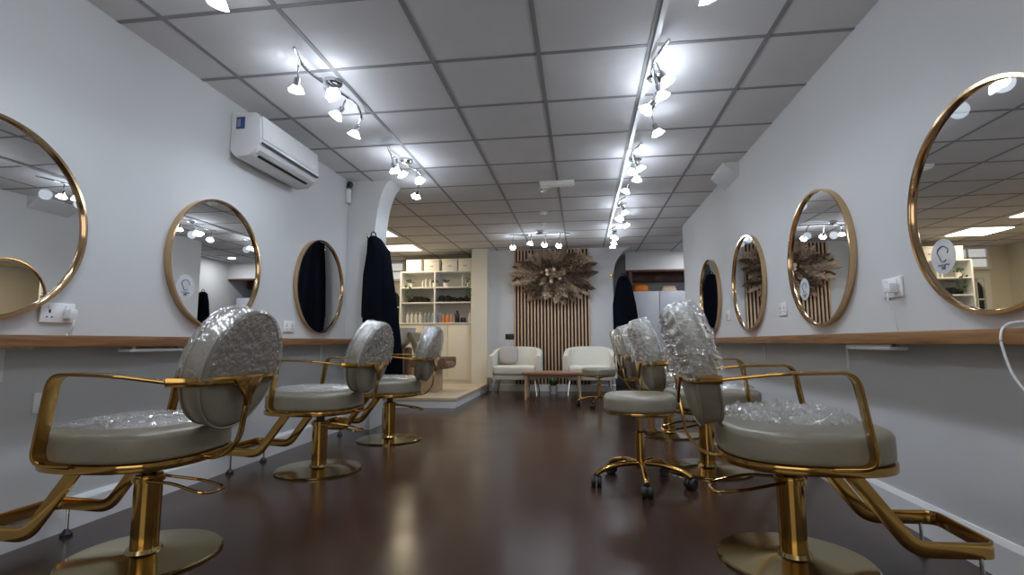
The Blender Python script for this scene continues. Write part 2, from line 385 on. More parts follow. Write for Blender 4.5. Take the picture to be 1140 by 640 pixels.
def salon_chair(label, loc, rz, seat_amp=.004, back_amp=.003, seat_cover=1.0, seed=1, back_dx=0, film_x=0):
    rnd = random.Random(seed)
    t = thing('salon_chair', label, 'chair', loc, rz, 'brass salon chairs with film wrapped grey cushions')
    MB().lathe([(.0, 0), (.258, 0), (.264, .004), (.264, .009), (.258, .013), (.10, .020), (.062, .026), (.056, .04)], 64).build('base_plate', 'brass_plate', t, smooth=25)
    MB().lathe([(.047, .03), (.047, .275), (.047, .305), (.044, .308), (.03, .31)], 40).build('column', 'brass', t, smooth=30)
    MB().lathe([(.026, .30), (.026, .378)], 24).build('piston', 'black_plastic', t, smooth=30)
    # seat
    R = [superring(.287, .277, z, .035) for z in (.366, .394)]
    MB().rings(R).build('seat_rim', 'brass', t, bevel=.003, smooth=30)
    s = cushion(.283, .273, .395, .498, .035).build('seat', 'leather', t, smooth=50)
    film_seat(.262-abs(film_x), .252, .506, .035+film_x, seat_amp, rnd, cover=seat_cover).build('seat_film', 'film', s, smooth=0)
    # back: round cushion with piping, tilted
    BM = Matrix.Translation((-.325+back_dx, 0, .71)) @ Matrix.Rotation(math.radians(-13), 4, 'Y')
    rr = .225
    prof = [(.02, -.050), (.15, -.049), (rr-.025, -.046), (rr-.008, -.040), (rr, -.030), (rr, .030), (rr-.008, .040), (rr-.025, .046), (.15, .050), (.02, .052)]
    b = MB().lathe(prof, 64, axis='x').xf(BM).build('backrest', 'leather', t, smooth=50)
    for xx in (-.036, .036):
        MB().tube([(xx, (rr+.001)*math.cos(q), (rr+.001)*math.sin(q)) for q in [i*2*PI/64 for i in range(65)]], .005, 6).xf(BM).build('piping', 'leather', b)
    # film over the upper half of the back, wrapping the rim
    fm = MB(); rows = []; na = 110; off = Vector((rnd.uniform(0, 50), rnd.uniform(0, 50), rnd.uniform(0, 50)))
    lay = [(f*rr, -.053, -1) for f in [.03+.97*i/26 for i in range(27)]] + [(rr+.007, -.045+.095*i/12, 0) for i in range(13)] + [(rr*f, .054, 1) for f in (.95, .88, .8)]
    for r0, x0, nx in lay:
        row = []
        for i in range(na+1):
            q = math.radians(-8 + 196*i/na); p0 = Vector((x0, r0*math.cos(q), r0*math.sin(q))); d = back_amp*wrinkle(p0, off)
            rr2 = r0 + (d if nx == 0 else 0)
            row.append(Vector((x0 + nx*d, rr2*math.cos(q), max(-.035, rr2*math.sin(q)))))
        rows.append(row)
    fm.rings(rows, False, False, closed=False).xf(BM).build('back_film', 'film', b, smooth=0)
    # arms: flat bar loops
    for sy in (1, -1):
        p = fillet([(.05, sy*.268, .392), (.176, sy*.284, .402), (.125, sy*.290, .700), (-.08, sy*.292, .696), (-.275, sy*.275, .672)], .05, 6)
        MB().sweep(p, .042, .011, up=(0, 0, 1) if False else Vector((0.0001, 0, 1))).xf(Matrix()).build('arm', 'brass', t, bevel=.0015) if False else None
        m = MB(); R = []; n = len(p)
        for i, q in enumerate(p):
            tt = (p[min(i+1, n-1)]-p[max(i-1, 0)]).normalized(); sd = Vector((0, 1, 0)); sd = (sd - tt*sd.dot(tt)).normalized(); nn = sd.cross(tt)
            wd = .048 if i < n-2 else .030
            R.append([q+sd*wd/2+nn*.0055, q-sd*wd/2+nn*.0055, q-sd*wd/2-nn*.0055, q+sd*wd/2-nn*.0055])
        m.rings(R).build('arm', 'brass', t, bevel=.0012)
    dx = back_dx
    p = fillet([(-.275, .283, .672), (-.365+dx, .225, .668), (-.388+dx, 0, .664), (-.365+dx, -.225, .668), (-.275, -.283, .672)], .09, 6)
    MB().sweep(p, .010, .030).build('back_bar', 'brass', t, bevel=.0012)
    # gusset and post behind the back
    gz = [(-.085, .668), (.085, .668), (.022, .60), (.014, .565), (-.014, .565), (-.022, .60)]
    MB().prism(gz, 'x', -.392+dx, -.382+dx).build('gusset', 'brass', t, bevel=.001)
    MB().sweep(fillet([(-.385+dx, 0, .60), (-.362+dx, 0, .44), (-.30, 0, .370), (-.15, 0, .370)], .06), .026, .010, up=(0.0, 0.0, 1)).build('back_post', 'brass', t, bevel=.001)
    # footrest: two sloping bars joined by a loop
    W = .165
    p = fillet([(.13, W, .372), (.315, W, .125), (.550, W, .135), (.550, -W, .135), (.315, -W, .125), (.13, -W, .372)], .045, 5)
    MB().sweep(p, .010, .050).build('footrest', 'brass', t, bevel=.0012)
    for sy in (1, -1):
        f = MB().lathe([(.006, .02), (.006, .112)], 10, c=(.50, sy*(W), 0)).build('footrest_foot', 'chrome', t)
        MB().lathe([(.022, 0), (.022, .010), (.012, .022), (.006, .03)], 16, c=(.50, sy*(W), 0)).build('rubber_tip', 'black_rubber', f)
    # pump lever: wire loop
    tubeU(fillet([(-.03, .045, .288), (-.14, .06, .288), (-.265, .06, .255), (-.285, .02, .25), (-.275, -.065, .245), (-.17, -.08, .265), (-.03, -.045, .288)], .03, 4)).build('pump_lever', 'brass', t)
    MB().lathe([(.055, .280), (.055, .297)], 24).build('lever_collar', 'brass', t, smooth=30)
    return t
salon_chair('nearest salon chair on the left, in front of the left shelf edge', (-1.655, 1.83, 0), PI + .03, .012, .006, .97, 3)
salon_chair('middle salon chair of the left row, between the nearest and the platform one', (-1.67, 3.17, 0), PI - .02, .018, .009, 1.0, 5)
salon_chair('farthest salon chair on the left, beside the raised platform', (-1.60, 4.20, 0), PI + .04, .018, .009, 1.0, 8)
salon_chair('nearest salon chair on the right, crumpled film heaped on its seat', (.76, 2.09, 0), -.06, .060, .030, .93, 11, 0, -.035)
salon_chair('second salon chair on the right, behind the near wheeled stool', (.78, 3.47, 0), .08, .03, .026, .95, 13, -.03)
salon_chair('third salon chair on the right, mostly hidden behind the second', (.745, 4.70, 0), .02, .025, .02, .95, 17)
salon_chair('farthest salon chair on the right, by the black gown and back wall', (.76, 6.02, 0), .0, .025, .014, .95, 19)

# ---------------------------------------------------------------- wheeled stools
def stool(label, loc, rz, top=.49):
    t = thing('wheeled_stool', label, 'stool', loc, rz, 'wheeled salon stools')
    MB().rings([superring(.19, .19, z, 0, e=2.3) for z in (top-.108, top-.092)]).build('seat_rim', 'brass', t, bevel=.002, smooth=30)
    cushion(.202, .202, top-.092, top, 0, .03, .006, 2.4).build('seat', 'leather', t, smooth=50)
    MB().lathe([(.014, .16), (.014, top-.106)], 20).build('piston', 'brass', t, smooth=30)
    MB().lathe([(.026, .085), (.026, top-.22), (.022, top-.215), (.014, top-.21)], 24).build('column', 'brass', t, smooth=30)
    MB().lathe([(.012, top-.132), (.05, top-.127), (.055, top-.109)], 24).build('swivel_plate', 'black_plastic', t, smooth=30)
    for k in range(5):
        a = 2*PI*k/5; c, s = math.cos(a), math.sin(a)
        P = lambda r, z: Vector((c*r, s*r, z))
        lg = MB().tube(fillet([P(.015, .115), P(.12, .118), P(.235, .088), P(.27, .066)], .05, 4), [.017]*6+[.0165]*5+[.016]*9 if False else .0155, 10).build('leg', 'brass', t, smooth=50)
        q = a + 1.1*k
        cm = MB().lathe([(.012, .058), (.014, .066)], 12, c=P(.268, 0))
        for e in (-.016, .016):
            cm.lathe([(.012, -.012+e), (.027, -.013+e), (.030, -.008+e), (.030, .008+e), (.027, .013+e), (.012, .012+e)], 20, axis='y')
            n = 6*20
            M = Matrix.Translation(P(.268, .030)) @ Matrix.Rotation(q, 4, 'Z')
            for i in range(len(cm.v)-n, len(cm.v)): cm.v[i] = M @ cm.v[i]
        cm.build('castor', 'black_rubber', lg, smooth=40)
stool('wheeled round stool with brass star base, in the right foreground aisle', (.325, 3.08, 0), -PI/2, .505)
stool('small far wheeled stool beside the coffee table and right armchair', (.215, 6.66, 0), .6, .475)

# ---------------------------------------------------------------- ceiling spot lights
def spot(parent, loc, energy, aim=None, size=2.5, blend=.9):
    l = bpy.data.lights.new('spot_light', 'SPOT'); l.energy = energy; l.spot_size = size; l.spot_blend = blend; l.color = LAMP_COL; l.shadow_soft_size = .03
    o = bpy.data.objects.new('spot_light', l); C.objects.link(o); o.parent = parent; o.location = loc
    d = Vector(aim or (0, 0, -1)); o.rotation_euler = d.to_track_quat('-Z', 'Y').to_euler(); return o
def point(parent, loc, energy, r=.05):
    l = bpy.data.lights.new('bulb_glow', 'POINT'); l.energy = energy; l.color = LAMP_COL; l.shadow_soft_size = r
    o = bpy.data.objects.new('bulb_glow', l); C.objects.link(o); o.parent = parent; o.location = loc; return o
def track(label, center, axis, joints, lenses):
    """joints: positions along the bar; lenses: world lens positions"""
    cx, cy = center
    t = thing('ceiling_spotlight_bar', label, 'ceiling light', (cx, cy, H), 0, 'four-lamp ceiling spotlight bars')
    W = lambda p: Vector(p) - Vector((cx, cy, H))
    D = Vector((0, 1, 0)) if axis == 'y' else Vector((1, 0, 0)); Sd = Vector((1, 0, 0)) if axis == 'y' else Vector((0, -1, 0))
    MB().lathe([(.055, 0), (.055, -.022), (.045, -.03), (.0, -.03)], 28).build('ceiling_rose', 'chrome', t, smooth=30)
    bp = lambda s: D*s + Sd*(.045*math.sin(s/.42*PI)) + Vector((0, 0, -.045))
    MB().tube([bp(-.43+.86*i/24) for i in range(25)], .009, 8).build('bar', 'chrome', t, smooth=60)
    for s, L in zip(joints, lenses):
        j = bp(s); L = W(L); d = (L - j); d.z = min(d.z, -.06); hd = d.normalized(); root = L - hd*.075
        root = Vector((root.x, root.y, min(root.z, j.z-.012)))
        a = MB(); a.tube([j, j*.5+Vector((root.x, root.y, j.z))*.5 - Vector((0,0,.008)), root], .0055, 8)
        q = Vector((0, 0, 1)).rotation_difference(hd).to_matrix().to_4x4(); M = Matrix.Translation(root) @ q
        a2 = MB().lathe([(.004, -.012), (.015, -.008), (.017, 0), (.017, .03), (.020, .036), (.012, .036)], 18).xf(M); a.add(a2.v, a2.f)
        h = a.build('spot_head', 'chrome', t, smooth=40)
        nb = 24; R = []
        for r, z, wv in [(.010, .034, 0), (.018, .042, 0), (.025, .054, .0), (.031, .066, .05), (.0345, .073, .10), (.026, .078, .05), (.008, .080, 0)]:
            R.append([M @ Vector((1.22*r*(1+wv*math.cos(i*2*PI*6/nb))*math.cos(2*PI*i/nb), 1.22*r*(1+wv*math.cos(i*2*PI*6/nb))*math.sin(2*PI*i/nb), z)) for i in range(nb)])
        MB().rings(R).build('glass_bulb', 'bulb_glass', h, smooth=50)
        spot(t, M @ Vector((0, 0, .11)), SPOT_W, (hd.x*.35, hd.y*.35, -1))
    point(t, (0, 0, -.19), GLOW_W*1.0); point(t, D*.33+Vector((0, 0, -.19)), GLOW_W*.7); point(t, D*-.33+Vector((0, 0, -.19)), GLOW_W*.7)
Z = 2.21
track('spotlight bar over the left row, nearest the camera, mostly above the photo', (-1.46, 1.43), 'y', (-.36, -.1, .12, .38), [(-1.5, 1.1, Z), (-1.38, 1.3, Z), (-1.5, 1.55, Z), (-1.49, 1.834, Z)])
track('four-lamp spotlight bar by the wall-mounted air conditioner', (-1.46, 2.78), 'y', (-.32, -.12, .14, .40), [(-1.564, 2.563, Z), (-1.379, 2.632, Z), (-1.507, 2.908, Z), (-1.518, 3.203, Z)])
track('spotlight bar on the left ceiling in front of the alcove arch', (-1.47, 4.13), 'y', (-.30, -.22, .12, .40), [(-1.502, 3.951, Z), (-1.47, 4.05, Z), (-1.376, 4.233, Z), (-1.565, 4.68, Z)])
track('spotlight bar over the right aisle, nearest the camera, mostly above the photo', (.47, 1.58), 'y', (-.38, -.12, .12, .38), [(.5, 1.2, Z), (.42, 1.4, Z), (.5, 1.7, Z), (.555, 2.08, Z)])
track('second spotlight bar along the right ceiling, largest one fully in view', (.47, 2.98), 'y', (-.22, -.06, .12, .40), [(.50, 2.765, Z), (.497, 2.931, Z), (.414, 3.094, Z), (.549, 3.47, Z)])
track('third spotlight bar along the right ceiling, between its larger and smaller neighbours', (.49, 4.36), 'y', (-.2, -.08, .12, .40), [(.518, 4.201, Z), (.446, 4.282, Z), (.511, 4.485, Z), (.439, 4.828, Z)])
track('fourth spotlight bar along the right ceiling, next to last', (.49, 5.85), 'y', (-.25, .05, .10, .38), [(.508, 5.658, Z), (.468, 5.902, Z), (.45, 5.95, Z), (.582, 6.288, Z)])
track('last spotlight bar along the right ceiling, by the recess opening', (.48, 7.25), 'y', (-.3, -.12, .15, .40), [(.47, 6.98, Z), (.502, 7.10, Z), (.49, 7.4, Z), (.494, 7.70, Z)])
track('crosswise spotlight bar in front of the dried wreath', (-.56, 7.15), 'x', (-.38, -.12, .10, .30), [(-.986, 7.48, Z), (-.706, 7.25, Z), (-.506, 7.34, Z), (-.301, 7.44, Z)])
# ceiling LED panels in the alcove
for y0, lab in ((6.62, 'square LED ceiling panel in the alcove, nearer one beside the gown top'), (7.79, 'square LED ceiling panel in the alcove, above the storage shelves')):
    t = thing('ceiling_light_panel', lab, 'ceiling light', (-2.94, y0+.3, H), 0, 'LED panels in the alcove ceiling')
    fr = MB(); fr.box(-.3, .3, -.3, -.275, -.012, -.0045).box(-.3, .3, .275, .3, -.012, -.0045).box(-.3, -.275, -.275, .275, -.012, -.0045).box(.275, .3, -.275, .275, -.012, -.0045)
    fr.build('frame', 'gloss_white', t); MB().box(-.275, .275, -.275, .275, -.009, -.0045).build('diffuser', 'panel_diffuser', t)
    l = bpy.data.lights.new('panel_glow', 'AREA'); l.energy = PANEL_W; l.color = WARM; l.shape = 'SQUARE'; l.size = .54
    o = bpy.data.objects.new('panel_glow', l); C.objects.link(o); o.parent = t; o.location = (0, 0, -.02)

t = thing('recess_fill_light', 'unseen fill light added in the right recess ceiling, behind the right wall end', 'ceiling light', (1.92, 8.55, H))  # fill lamp added out of view to brighten the recess doors and header
MB().lathe([(.075, -.0035), (.075, -.012), (.060, -.014), (.058, -.0035)], 32, cap0=False, cap1=False).build('ring', 'gloss_white', t)
MB().lathe([(.058, -.006), (.058, -.009)], 32).build('diffuser', 'panel_diffuser', t)
l = bpy.data.lights.new('recess_fill_glow', 'AREA'); l.energy = 12; l.color = (.92, .95, 1); l.shape = 'DISK'; l.size = .11
o = bpy.data.objects.new('recess_fill_glow', l); C.objects.link(o); o.parent = t; o.location = (0, 0, -.016)
# ---------------------------------------------------------------- air conditioner
t = thing('air_conditioner', 'white split air conditioner mounted high on the left wall', 'air conditioner', (XL, 3.30, 2.0))
pr = [(0, .05), (0, .305), (.17, .300), (.203, .27), (.215, .12), (.19, .055), (.13, .012), (.04, .005)]
MB().prism([(x+.001, z-.005) for x, z in pr], 'y', -.37, .37).build('casing', 'off_white_plastic', t, bevel=.008)
MB().prism([(.2065, .27), (.2175, .115), (.222, .118), (.211, .272)], 'y', -.355, .355).build('front_panel', 'gloss_white', t, bevel=.002)
MB().prism([(.2185, .096), (.2135, .083), (.2165, .081), (.2215, .094)], 'y', -.355, .355).build('upper_slot', 'black_plastic', t)
MB().prism([(.160, .031), (.147, .021), (.149, .017), (.163, .027)], 'y', -.30, .30).build('air_outlet', 'black_plastic', t)
MB().prism([(.19, .052), (.17, .036), (.172, .032), (.194, .049)], 'y', -.34, .34).build('louvre', 'gloss_white', t)
lb = MB().box(.040, .100, -.3725, -.3705, .185, .265).build('energy_label', 'label_blue', t)
MB().box(.048, .070, -.3735, -.3725, .2, .25).build('label_print', 'bottle_blue', lb)
for y in (-.25, 0.01, .27): MB().prism([(.2205, .135), (.219, .155), (.2215, .156), (.223, .136)], 'y', y-.03, y+.03).build('badge', 'ceramic', t)
# alarm sensor in the corner
t = thing('alarm_sensor', 'small white motion sensor with black camera dome above it in the left corner', 'sensor', (XL, 4.60, 2.2))
MB().box(.002, .04, -.03, .03, -.05, .09).build('housing', 'off_white_plastic', t, bevel=.006)
MB().box(.002, .03, -.014, .014, .088, .12).build('mount', 'black_plastic', t)
MB().lathe([(.006, -.03), (.022, -.022), (.03, 0), (.022, .022), (.006, .03)], 20, c=(.032, 0, .135)).build('dome', 'black_plastic', t, smooth=60)

# ceiling details
t = thing('emergency_light', 'slim emergency light strip fixed to the ceiling centre', 'light', (-.21, 4.93, H))
MB().box(-.17, .17, -.05, .05, -.034, -.004).build('body', 'off_white_plastic', t, bevel=.006)
MB().box(-.16, .16, -.042, .042, -.046, -.034).build('diffuser', 'sign_plate', t, bevel=.008)
for x, y, lab in ((-.355, 5.12, 'ceiling smoke detector just behind the emergency light'), (-.427, 6.10, 'ceiling disc, middle of the three small white ones'), (-.468, 6.67, 'ceiling disc farthest back, just before the crosswise spotlights')):
    t = thing('smoke_detector', lab, 'detector', (x, y, H), 0, 'small white ceiling discs')
    MB().lathe([(.05, -.004), (.05, -.015), (.04, -.024)], 28).build('base', 'off_white_plastic', t, smooth=30)
    MB().lathe([(.03, -.022), (.028, -.04), (.015, -.044), (.002, -.044)], 24).build('cap', 'gloss_white', t, smooth=40)

# ---------------------------------------------------------------- sockets
def socket(label, loc, wall, wd, hd, m='gloss_white', plug=False):
    rz = {'L': 0, 'R': PI, 'B': -PI/2}[wall]
    t = thing('wall_socket', label, 'socket', loc, rz, 'wall sockets and switches')
    MB().box(.0005, .011, -wd/2, wd/2, -hd/2, hd/2).build('plate', m, t, bevel=.003)
    ns = 2 if wd > .11 else 1
    for k in range(ns):
        y = (k-.5)*wd*.5 if ns == 2 else 0
        MB().box(.011, .0145, y-.008, y+.008, hd*.18, hd*.36).build('rocker', m, t)
        MB().box(.0108, .0118, y-.004, y+.004, -.002, .012).box(.0108, .0118, y-.014, y-.007, -.022, -.016).box(.0108, .0118, y+.007, y+.014, -.022, -.016).build('pin_holes', 'black_rubber', t)
    if plug:
        p = MB().box(.012, .05, wd*.12, wd*.38, -hd*.3, hd*.2).build('plug', 'off_white_plastic', t, bevel=.006)
        MB().tube([(.045, wd*.25, -hd*.2), (.05, wd*.25, -.06), (.03, wd*.25, -.10), (.02, wd*.25, -(loc[2]-.842))], .004, 6).build('cord', 'off_white_plastic', p)
socket('white double socket on the left wall below the nearest mirror', (XL, 1.92, .935), 'L', .146, .086, plug=True)
socket('white socket on the left wall between the second and third mirrors', (XL, 3.69, .93), 'L', .146, .086)
socket('white double socket on the right wall between the two nearest mirrors', (XR, 2.51, 1.04), 'R', .146, .09, plug=True)
socket('white socket on the right wall between second and third mirrors', (XR, 3.79, 1.025), 'R', .12, .09)
socket('white socket on the right wall between third and last mirrors', (XR, 5.13, 1.05), 'R', .12, .086)
socket('white socket on the left wall low under the shelf behind the nearest chair', (XL, 1.90, .56), 'L', .086, .086)
socket('black double socket on the back wall left of the wood slats', (-1.19, YB, .90), 'B', .15, .09, 'black_plastic')
# trailing cord on the right shelf
t = thing('power_strip', 'white power strip with a cord trailing over the right shelf edge', 'power strip', (1.315, 1.585, .837))
MB().box(-.03, .03, -.13, .09, .0005, .03).build('strip', 'off_white_plastic', t, bevel=.006)
MB().tube(fillet([(-.0, .085, .018), (-.02, .12, .02), (-.066, .125, .012), (-.085, .12, -.03), (-.085, .09, -.14), (-.06, .0, -.26), (.05, -.25, -.42), (.075, -.5, -.40)], .05, 5), .0036, 8).build('cord', 'gloss_white', t)

# ---------------------------------------------------------------- hanging gowns
def gown(label, loc, prof, seed, hook_dir):
    rnd = random.Random(seed)
    t = thing('hanging_gown', label, 'gown', loc, 0, 'black salon gowns hanging on hooks')
    R = []; n = 64; ph = [rnd.uniform(0, 6.28) for _ in range(4)]
    dense = []
    for k in range(len(prof)-1):
        for j in range(4):
            f = j/4; a, b = prof[k], prof[k+1]; dense.append([a[i]*(1-f)+b[i]*f for i in range(4)])
    dense.append(prof[-1])
    z0, z1 = prof[0][0], prof[-1][0]
    for z, cx, wx, wy in dense:
        d = (z0-z)/(z0-z1)
        ring = []
        for i in range(n):
            a = 2*PI*i/n
            fold = 1 + (.03+.15*d)*(.6*math.sin(7*a+ph[0]+d*1.2) + .4*math.sin(11*a+ph[1]-d*2) + .3*math.sin(4*a+ph[2]))
            ring.append(Vector((cx + wx*.5*math.cos(a)*fold, wy*.5*math.sin(a)*fold, z)))
        R.append(ring)
    m = MB().rings(R)
    m.build('cloth', 'gown_cloth', t, smooth=60)
    # collar loop and sleeves
    z, cx, wx, wy = prof[0]
    MB().tube([(cx-.03, 0, z-.02), (cx-.02, 0, z+.03), (cx, 0, z+.045), (cx+.02, 0, z+.03), (cx+.03, 0, z-.02)], .006, 6).build('hanging_loop', 'gown_cloth', t)
    for s in (-1, 1):
        za, ca, wa, ya = prof[2]
        p = [Vector((ca+s*wa*.30, -.01, za-.02)), Vector((ca+s*wa*.40, -.015, za-.22)), Vector((ca+s*wa*.45, -.015, za-.45)), Vector((ca+s*wa*.46, -.01, za-.62))]
        MB().tube(p, [.04, .045, .042, .042], 12).build('sleeve', 'gown_cloth', t, smooth=60)
    return t
def hook(label, loc, d):
    t = thing('wall_hook', label, 'hook', loc, 0, 'brass wall hooks')
    MB().lathe([(.025, 0), (.025, -.006), (.01, -.008)], 20, axis='y').build('plate', 'brass', t)
    MB().tube(fillet([(0, -.004, 0), (0, -.10*d, -.01), (0, -.10*d, .03)], .02), .007, 8).build('peg', 'brass', t)
gown('black gown hanging at the left pier in front of the alcove', (-1.86, 4.572, 0),
     [(1.81, -.08, .06, .06), (1.78, -.07, .13, .10), (1.66, -.03, .22, .12), (1.40, -.02, .27, .12), (1.05, .0, .32, .12), (.75, .03, .34, .12), (.62, .07, .29, .11), (.50, .10, .24, .11)], 2, 1)
hook('brass hook at the top of the left pier, holding the gown', (-1.99, 4.649, 1.80), 1)
gown('black gown hanging beside the recess opening at the back right', (.70, 8.42, 0),
     [(1.87, .0, .08, .07), (1.84, .0, .16, .12), (1.70, .0, .25, .17), (1.40, .0, .36, .2), (1.0, .02, .40, .2), (.6, .03, .38, .2), (.38, .03, .30, .18)], 4, 1)
hook('brass hook on the back wall, holding the far gown', (.52, YB-.001, 1.90), 1)

gown('black gown hanging inside the right recess, seen only in a left wall mirror', (2.22, 8.25, 0),
     [(1.72, .0, .08, .07), (1.69, .0, .16, .12), (1.55, .0, .22, .17), (1.25, .0, .28, .2), (.9, .0, .30, .22), (.7, .0, .26, .2)], 6, 1)
# ---------------------------------------------------------------- back wall: slat panel and wreath
t = thing('slat_panel', 'tall oak slat panel on black backing on the back wall', 'wall panel', (-.48, YB, .115))
MB().box(-.635, .635, -.012, -.001, 0, H-.13).build('backing', 'felt', t)
for k in range(23):
    x = -.62 + 1.24*k/22
    MB().box(x-.0135, x+.0135, -.034, -.012, 0, H-.13).build('slat', 'slat_wood', t, bevel=.002)
t = thing('dried_wreath', 'large dried pampas grass wreath hung on the slat panel', 'wreath', (-.46, YB-.05, 1.93))
rnd = random.Random(21)
def plume(ang, L, wdt, m, fwd, start=.06):
    d = Vector((math.cos(ang), -fwd, math.sin(ang))).normalized(); side = d.cross(Vector((0, 1, 0))).normalized(); nn = side.cross(d)
    mb = MB(); droop = rnd.uniform(-.06, .02)
    P = lambda s: d*(start + L*s) + Vector((0, 0, droop*s*s))
    mb.tube([P(0), P(.35), P(.7), P(1)], [.006, .005, .004, .002], 5)
    n = int(150*L/.5)
    for i in range(n):
        s = .22 + .78*i/n; wv = wdt*math.sin(PI*min(1, (s-.15)/.85))**.7 + .006
        a = rnd.uniform(0, 2*PI); o = side*math.cos(a) + nn*math.sin(a); p = P(s); q = p + o*wv*rnd.uniform(.7, 1.1) + d*rnd.uniform(.03, .07)
        k = d.cross(o).normalized()*rnd.uniform(.010, .018)
        mid = p*.45+q*.55 + o*wv*.2
        mb.add([p, mid+k, q, mid-k], [(0, 1, 2), (0, 2, 3)])
    for v in mb.v: v.y = min(v.y, .010)
    mb.build('plume', m, t, smooth=0)
N = 64
for k in range(N):
    a = 2*PI*k/N + rnd.uniform(-.07, .07)
    ex = .62 + .16*abs(math.cos(a)) if math.cos(a) > 0 else .56 + .12*abs(math.cos(a))
    L = ex*(1 - .38*abs(math.sin(a))) * rnd.uniform(.78, 1.0)
    plume(a, L, rnd.uniform(.055, .10), rnd.choice(['pampas', 'pampas', 'pampas_pale', 'pampas_dark']), rnd.uniform(.08, .45))
for k in range(18):
    a = 2*PI*k/18+rnd.uniform(-.1, .1); plume(a, rnd.uniform(.18, .30), .05, rnd.choice(['pampas_dark', 'pampas_dark', 'pampas']), rnd.uniform(.5, .9), .02)
for k in range(18):
    a = rnd.uniform(0, 2*PI); r = rnd.uniform(.02, .20); c = Vector((r*1.2*math.cos(a), -.13-rnd.uniform(0, .04), r*.8*math.sin(a)))
    fl = MB()
    for j in range(9):
        b = 2*PI*j/9; e = Vector((math.cos(b), -.5, math.sin(b)))*.034; w_ = Vector((-math.sin(b), 0, math.cos(b)))*.012
        fl.add([c, c+e*.6+w_, c+e, c+e*.6-w_], [(0, 1, 2, 3)])
    fl.lathe([(.002, -.012), (.012, -.006), (.012, .006), (.002, .010)], 10, c=c, axis='y')
    fl.tube([c, c+Vector((0, .08, 0)), Vector((c.x*.3, -.01, c.z*.3))], .003, 4)
    fl.build('dried_flower', rnd.choice(['pampas_pale', 'pampas_dark', 'pampas_dark']), t, smooth=0)
MB().tube([(.14*math.cos(i*2*PI/30), -.03, .10*math.sin(i*2*PI/30)) for i in range(31)], .018, 8).build('hoop', 'pampas_dark', t)

# ---------------------------------------------------------------- armchairs, table, plant
def armchair(label, loc, wd, pillow=False):
    t = thing('tub_armchair', label, 'armchair', loc, 0, 'cream tub armchairs')
    D = .66; n = 40; R = []
    hw = wd/2
    # U-shaped shell, open to the front (-y)
    def U(off, f):
        w_ = hw-off; pts = []
        rad = min(.24, w_)
        pl = [Vector((-w_, -D/2, 0)), Vector((-w_, D/2-off, 0)), Vector((w_, D/2-off, 0)), Vector((w_, -D/2, 0))]
        return fillet(pl, rad, 10)
    o, i_ = U(0, 0), U(.085, 0)
    m = len(o)
    def hz(k):                      # arms a little lower than the back
        f = k/(m-1); return .60 + .135*math.sin(PI*min(1, max(0, f)))**.6
    R = []
    for k in range(m):
        a, b = o[k], i_[k]; h = hz(k)
        ring = [Vector((a.x, a.y, .27)), Vector((a.x, a.y, h-.03)), Vector((a.x*.88+b.x*.12, a.y*.88+b.y*.12, h-.006)), Vector(((a.x+b.x)/2, (a.y+b.y)/2, h)), Vector((a.x*.12+b.x*.88, a.y*.12+b.y*.88, h-.006)), Vector((b.x, b.y, h-.03)), Vector((b.x, b.y, .27))]
        R.append(ring)
    MB().rings(R).build('shell', 'cream_fabric', t, smooth=50)
    MB().box(-hw+.07, hw-.07, -D/2+.02, D/2-.07, .235, .31).build('seat_base', 'cream_fabric', t, bevel=.012)
    MB().box(-hw+.092, hw-.092, -D/2-.015, D/2-.092, .312, .445).build('seat_cushion', 'cream_fabric', t, bevel=.035, seg=4)
    for sx in (-1, 1):
        for sy in (-1, 1):
            x, y = sx*(hw-.10), sy*(D/2-.10)
            MB().tube([(x+sx*.03, y+sy*.03, 0), (x, y, .236)], [.009, .013], 10).build('leg', 'chrome', t)
    if pillow:
        p = tag(MB().rings([superring(.155*s, .155*s, z, e=4) for s, z in ((.75, -.05), (.93, -.03), (1, 0), (.93, .03), (.75, .05))]).xf(Matrix.Translation((loc[0]-.14, loc[1]+.10, .60)) @ Matrix.Rotation(math.radians(70), 4, 'X')).build('scatter_cushion', 'grey_fabric', smooth=60), 'greyish square cushion leaning in the left cream armchair', 'cushion')
armchair('cream tub armchair on the left of the slat panel, holding a cushion', (-1.02, 8.12, 0), .82, True)
armchair('cream tub armchair on the right, partly behind the far stool', (.12, 8.12, 0), .80)
t = thing('coffee_table', 'low wooden coffee table with four round legs before the armchairs', 'table', (-.41, 7.50, 0))
MB().prism([(-.44+.0, -.26), (.44, -.26), (.44, .22), (-.44, .22)], 'z', .345, .385).build('tabletop', 'table_wood', t, bevel=.012)
MB().box(-.37, .37, -.2, .16, .305, .345).build('apron', 'table_wood', t)
for x in (-.37, .37):
    for y in (-.19, .15): MB().tube([(x*1.03, y*1.05, 0), (x, y, .34)], [.017, .028], 14).build('leg', 'leg_wood', t, smooth=40)
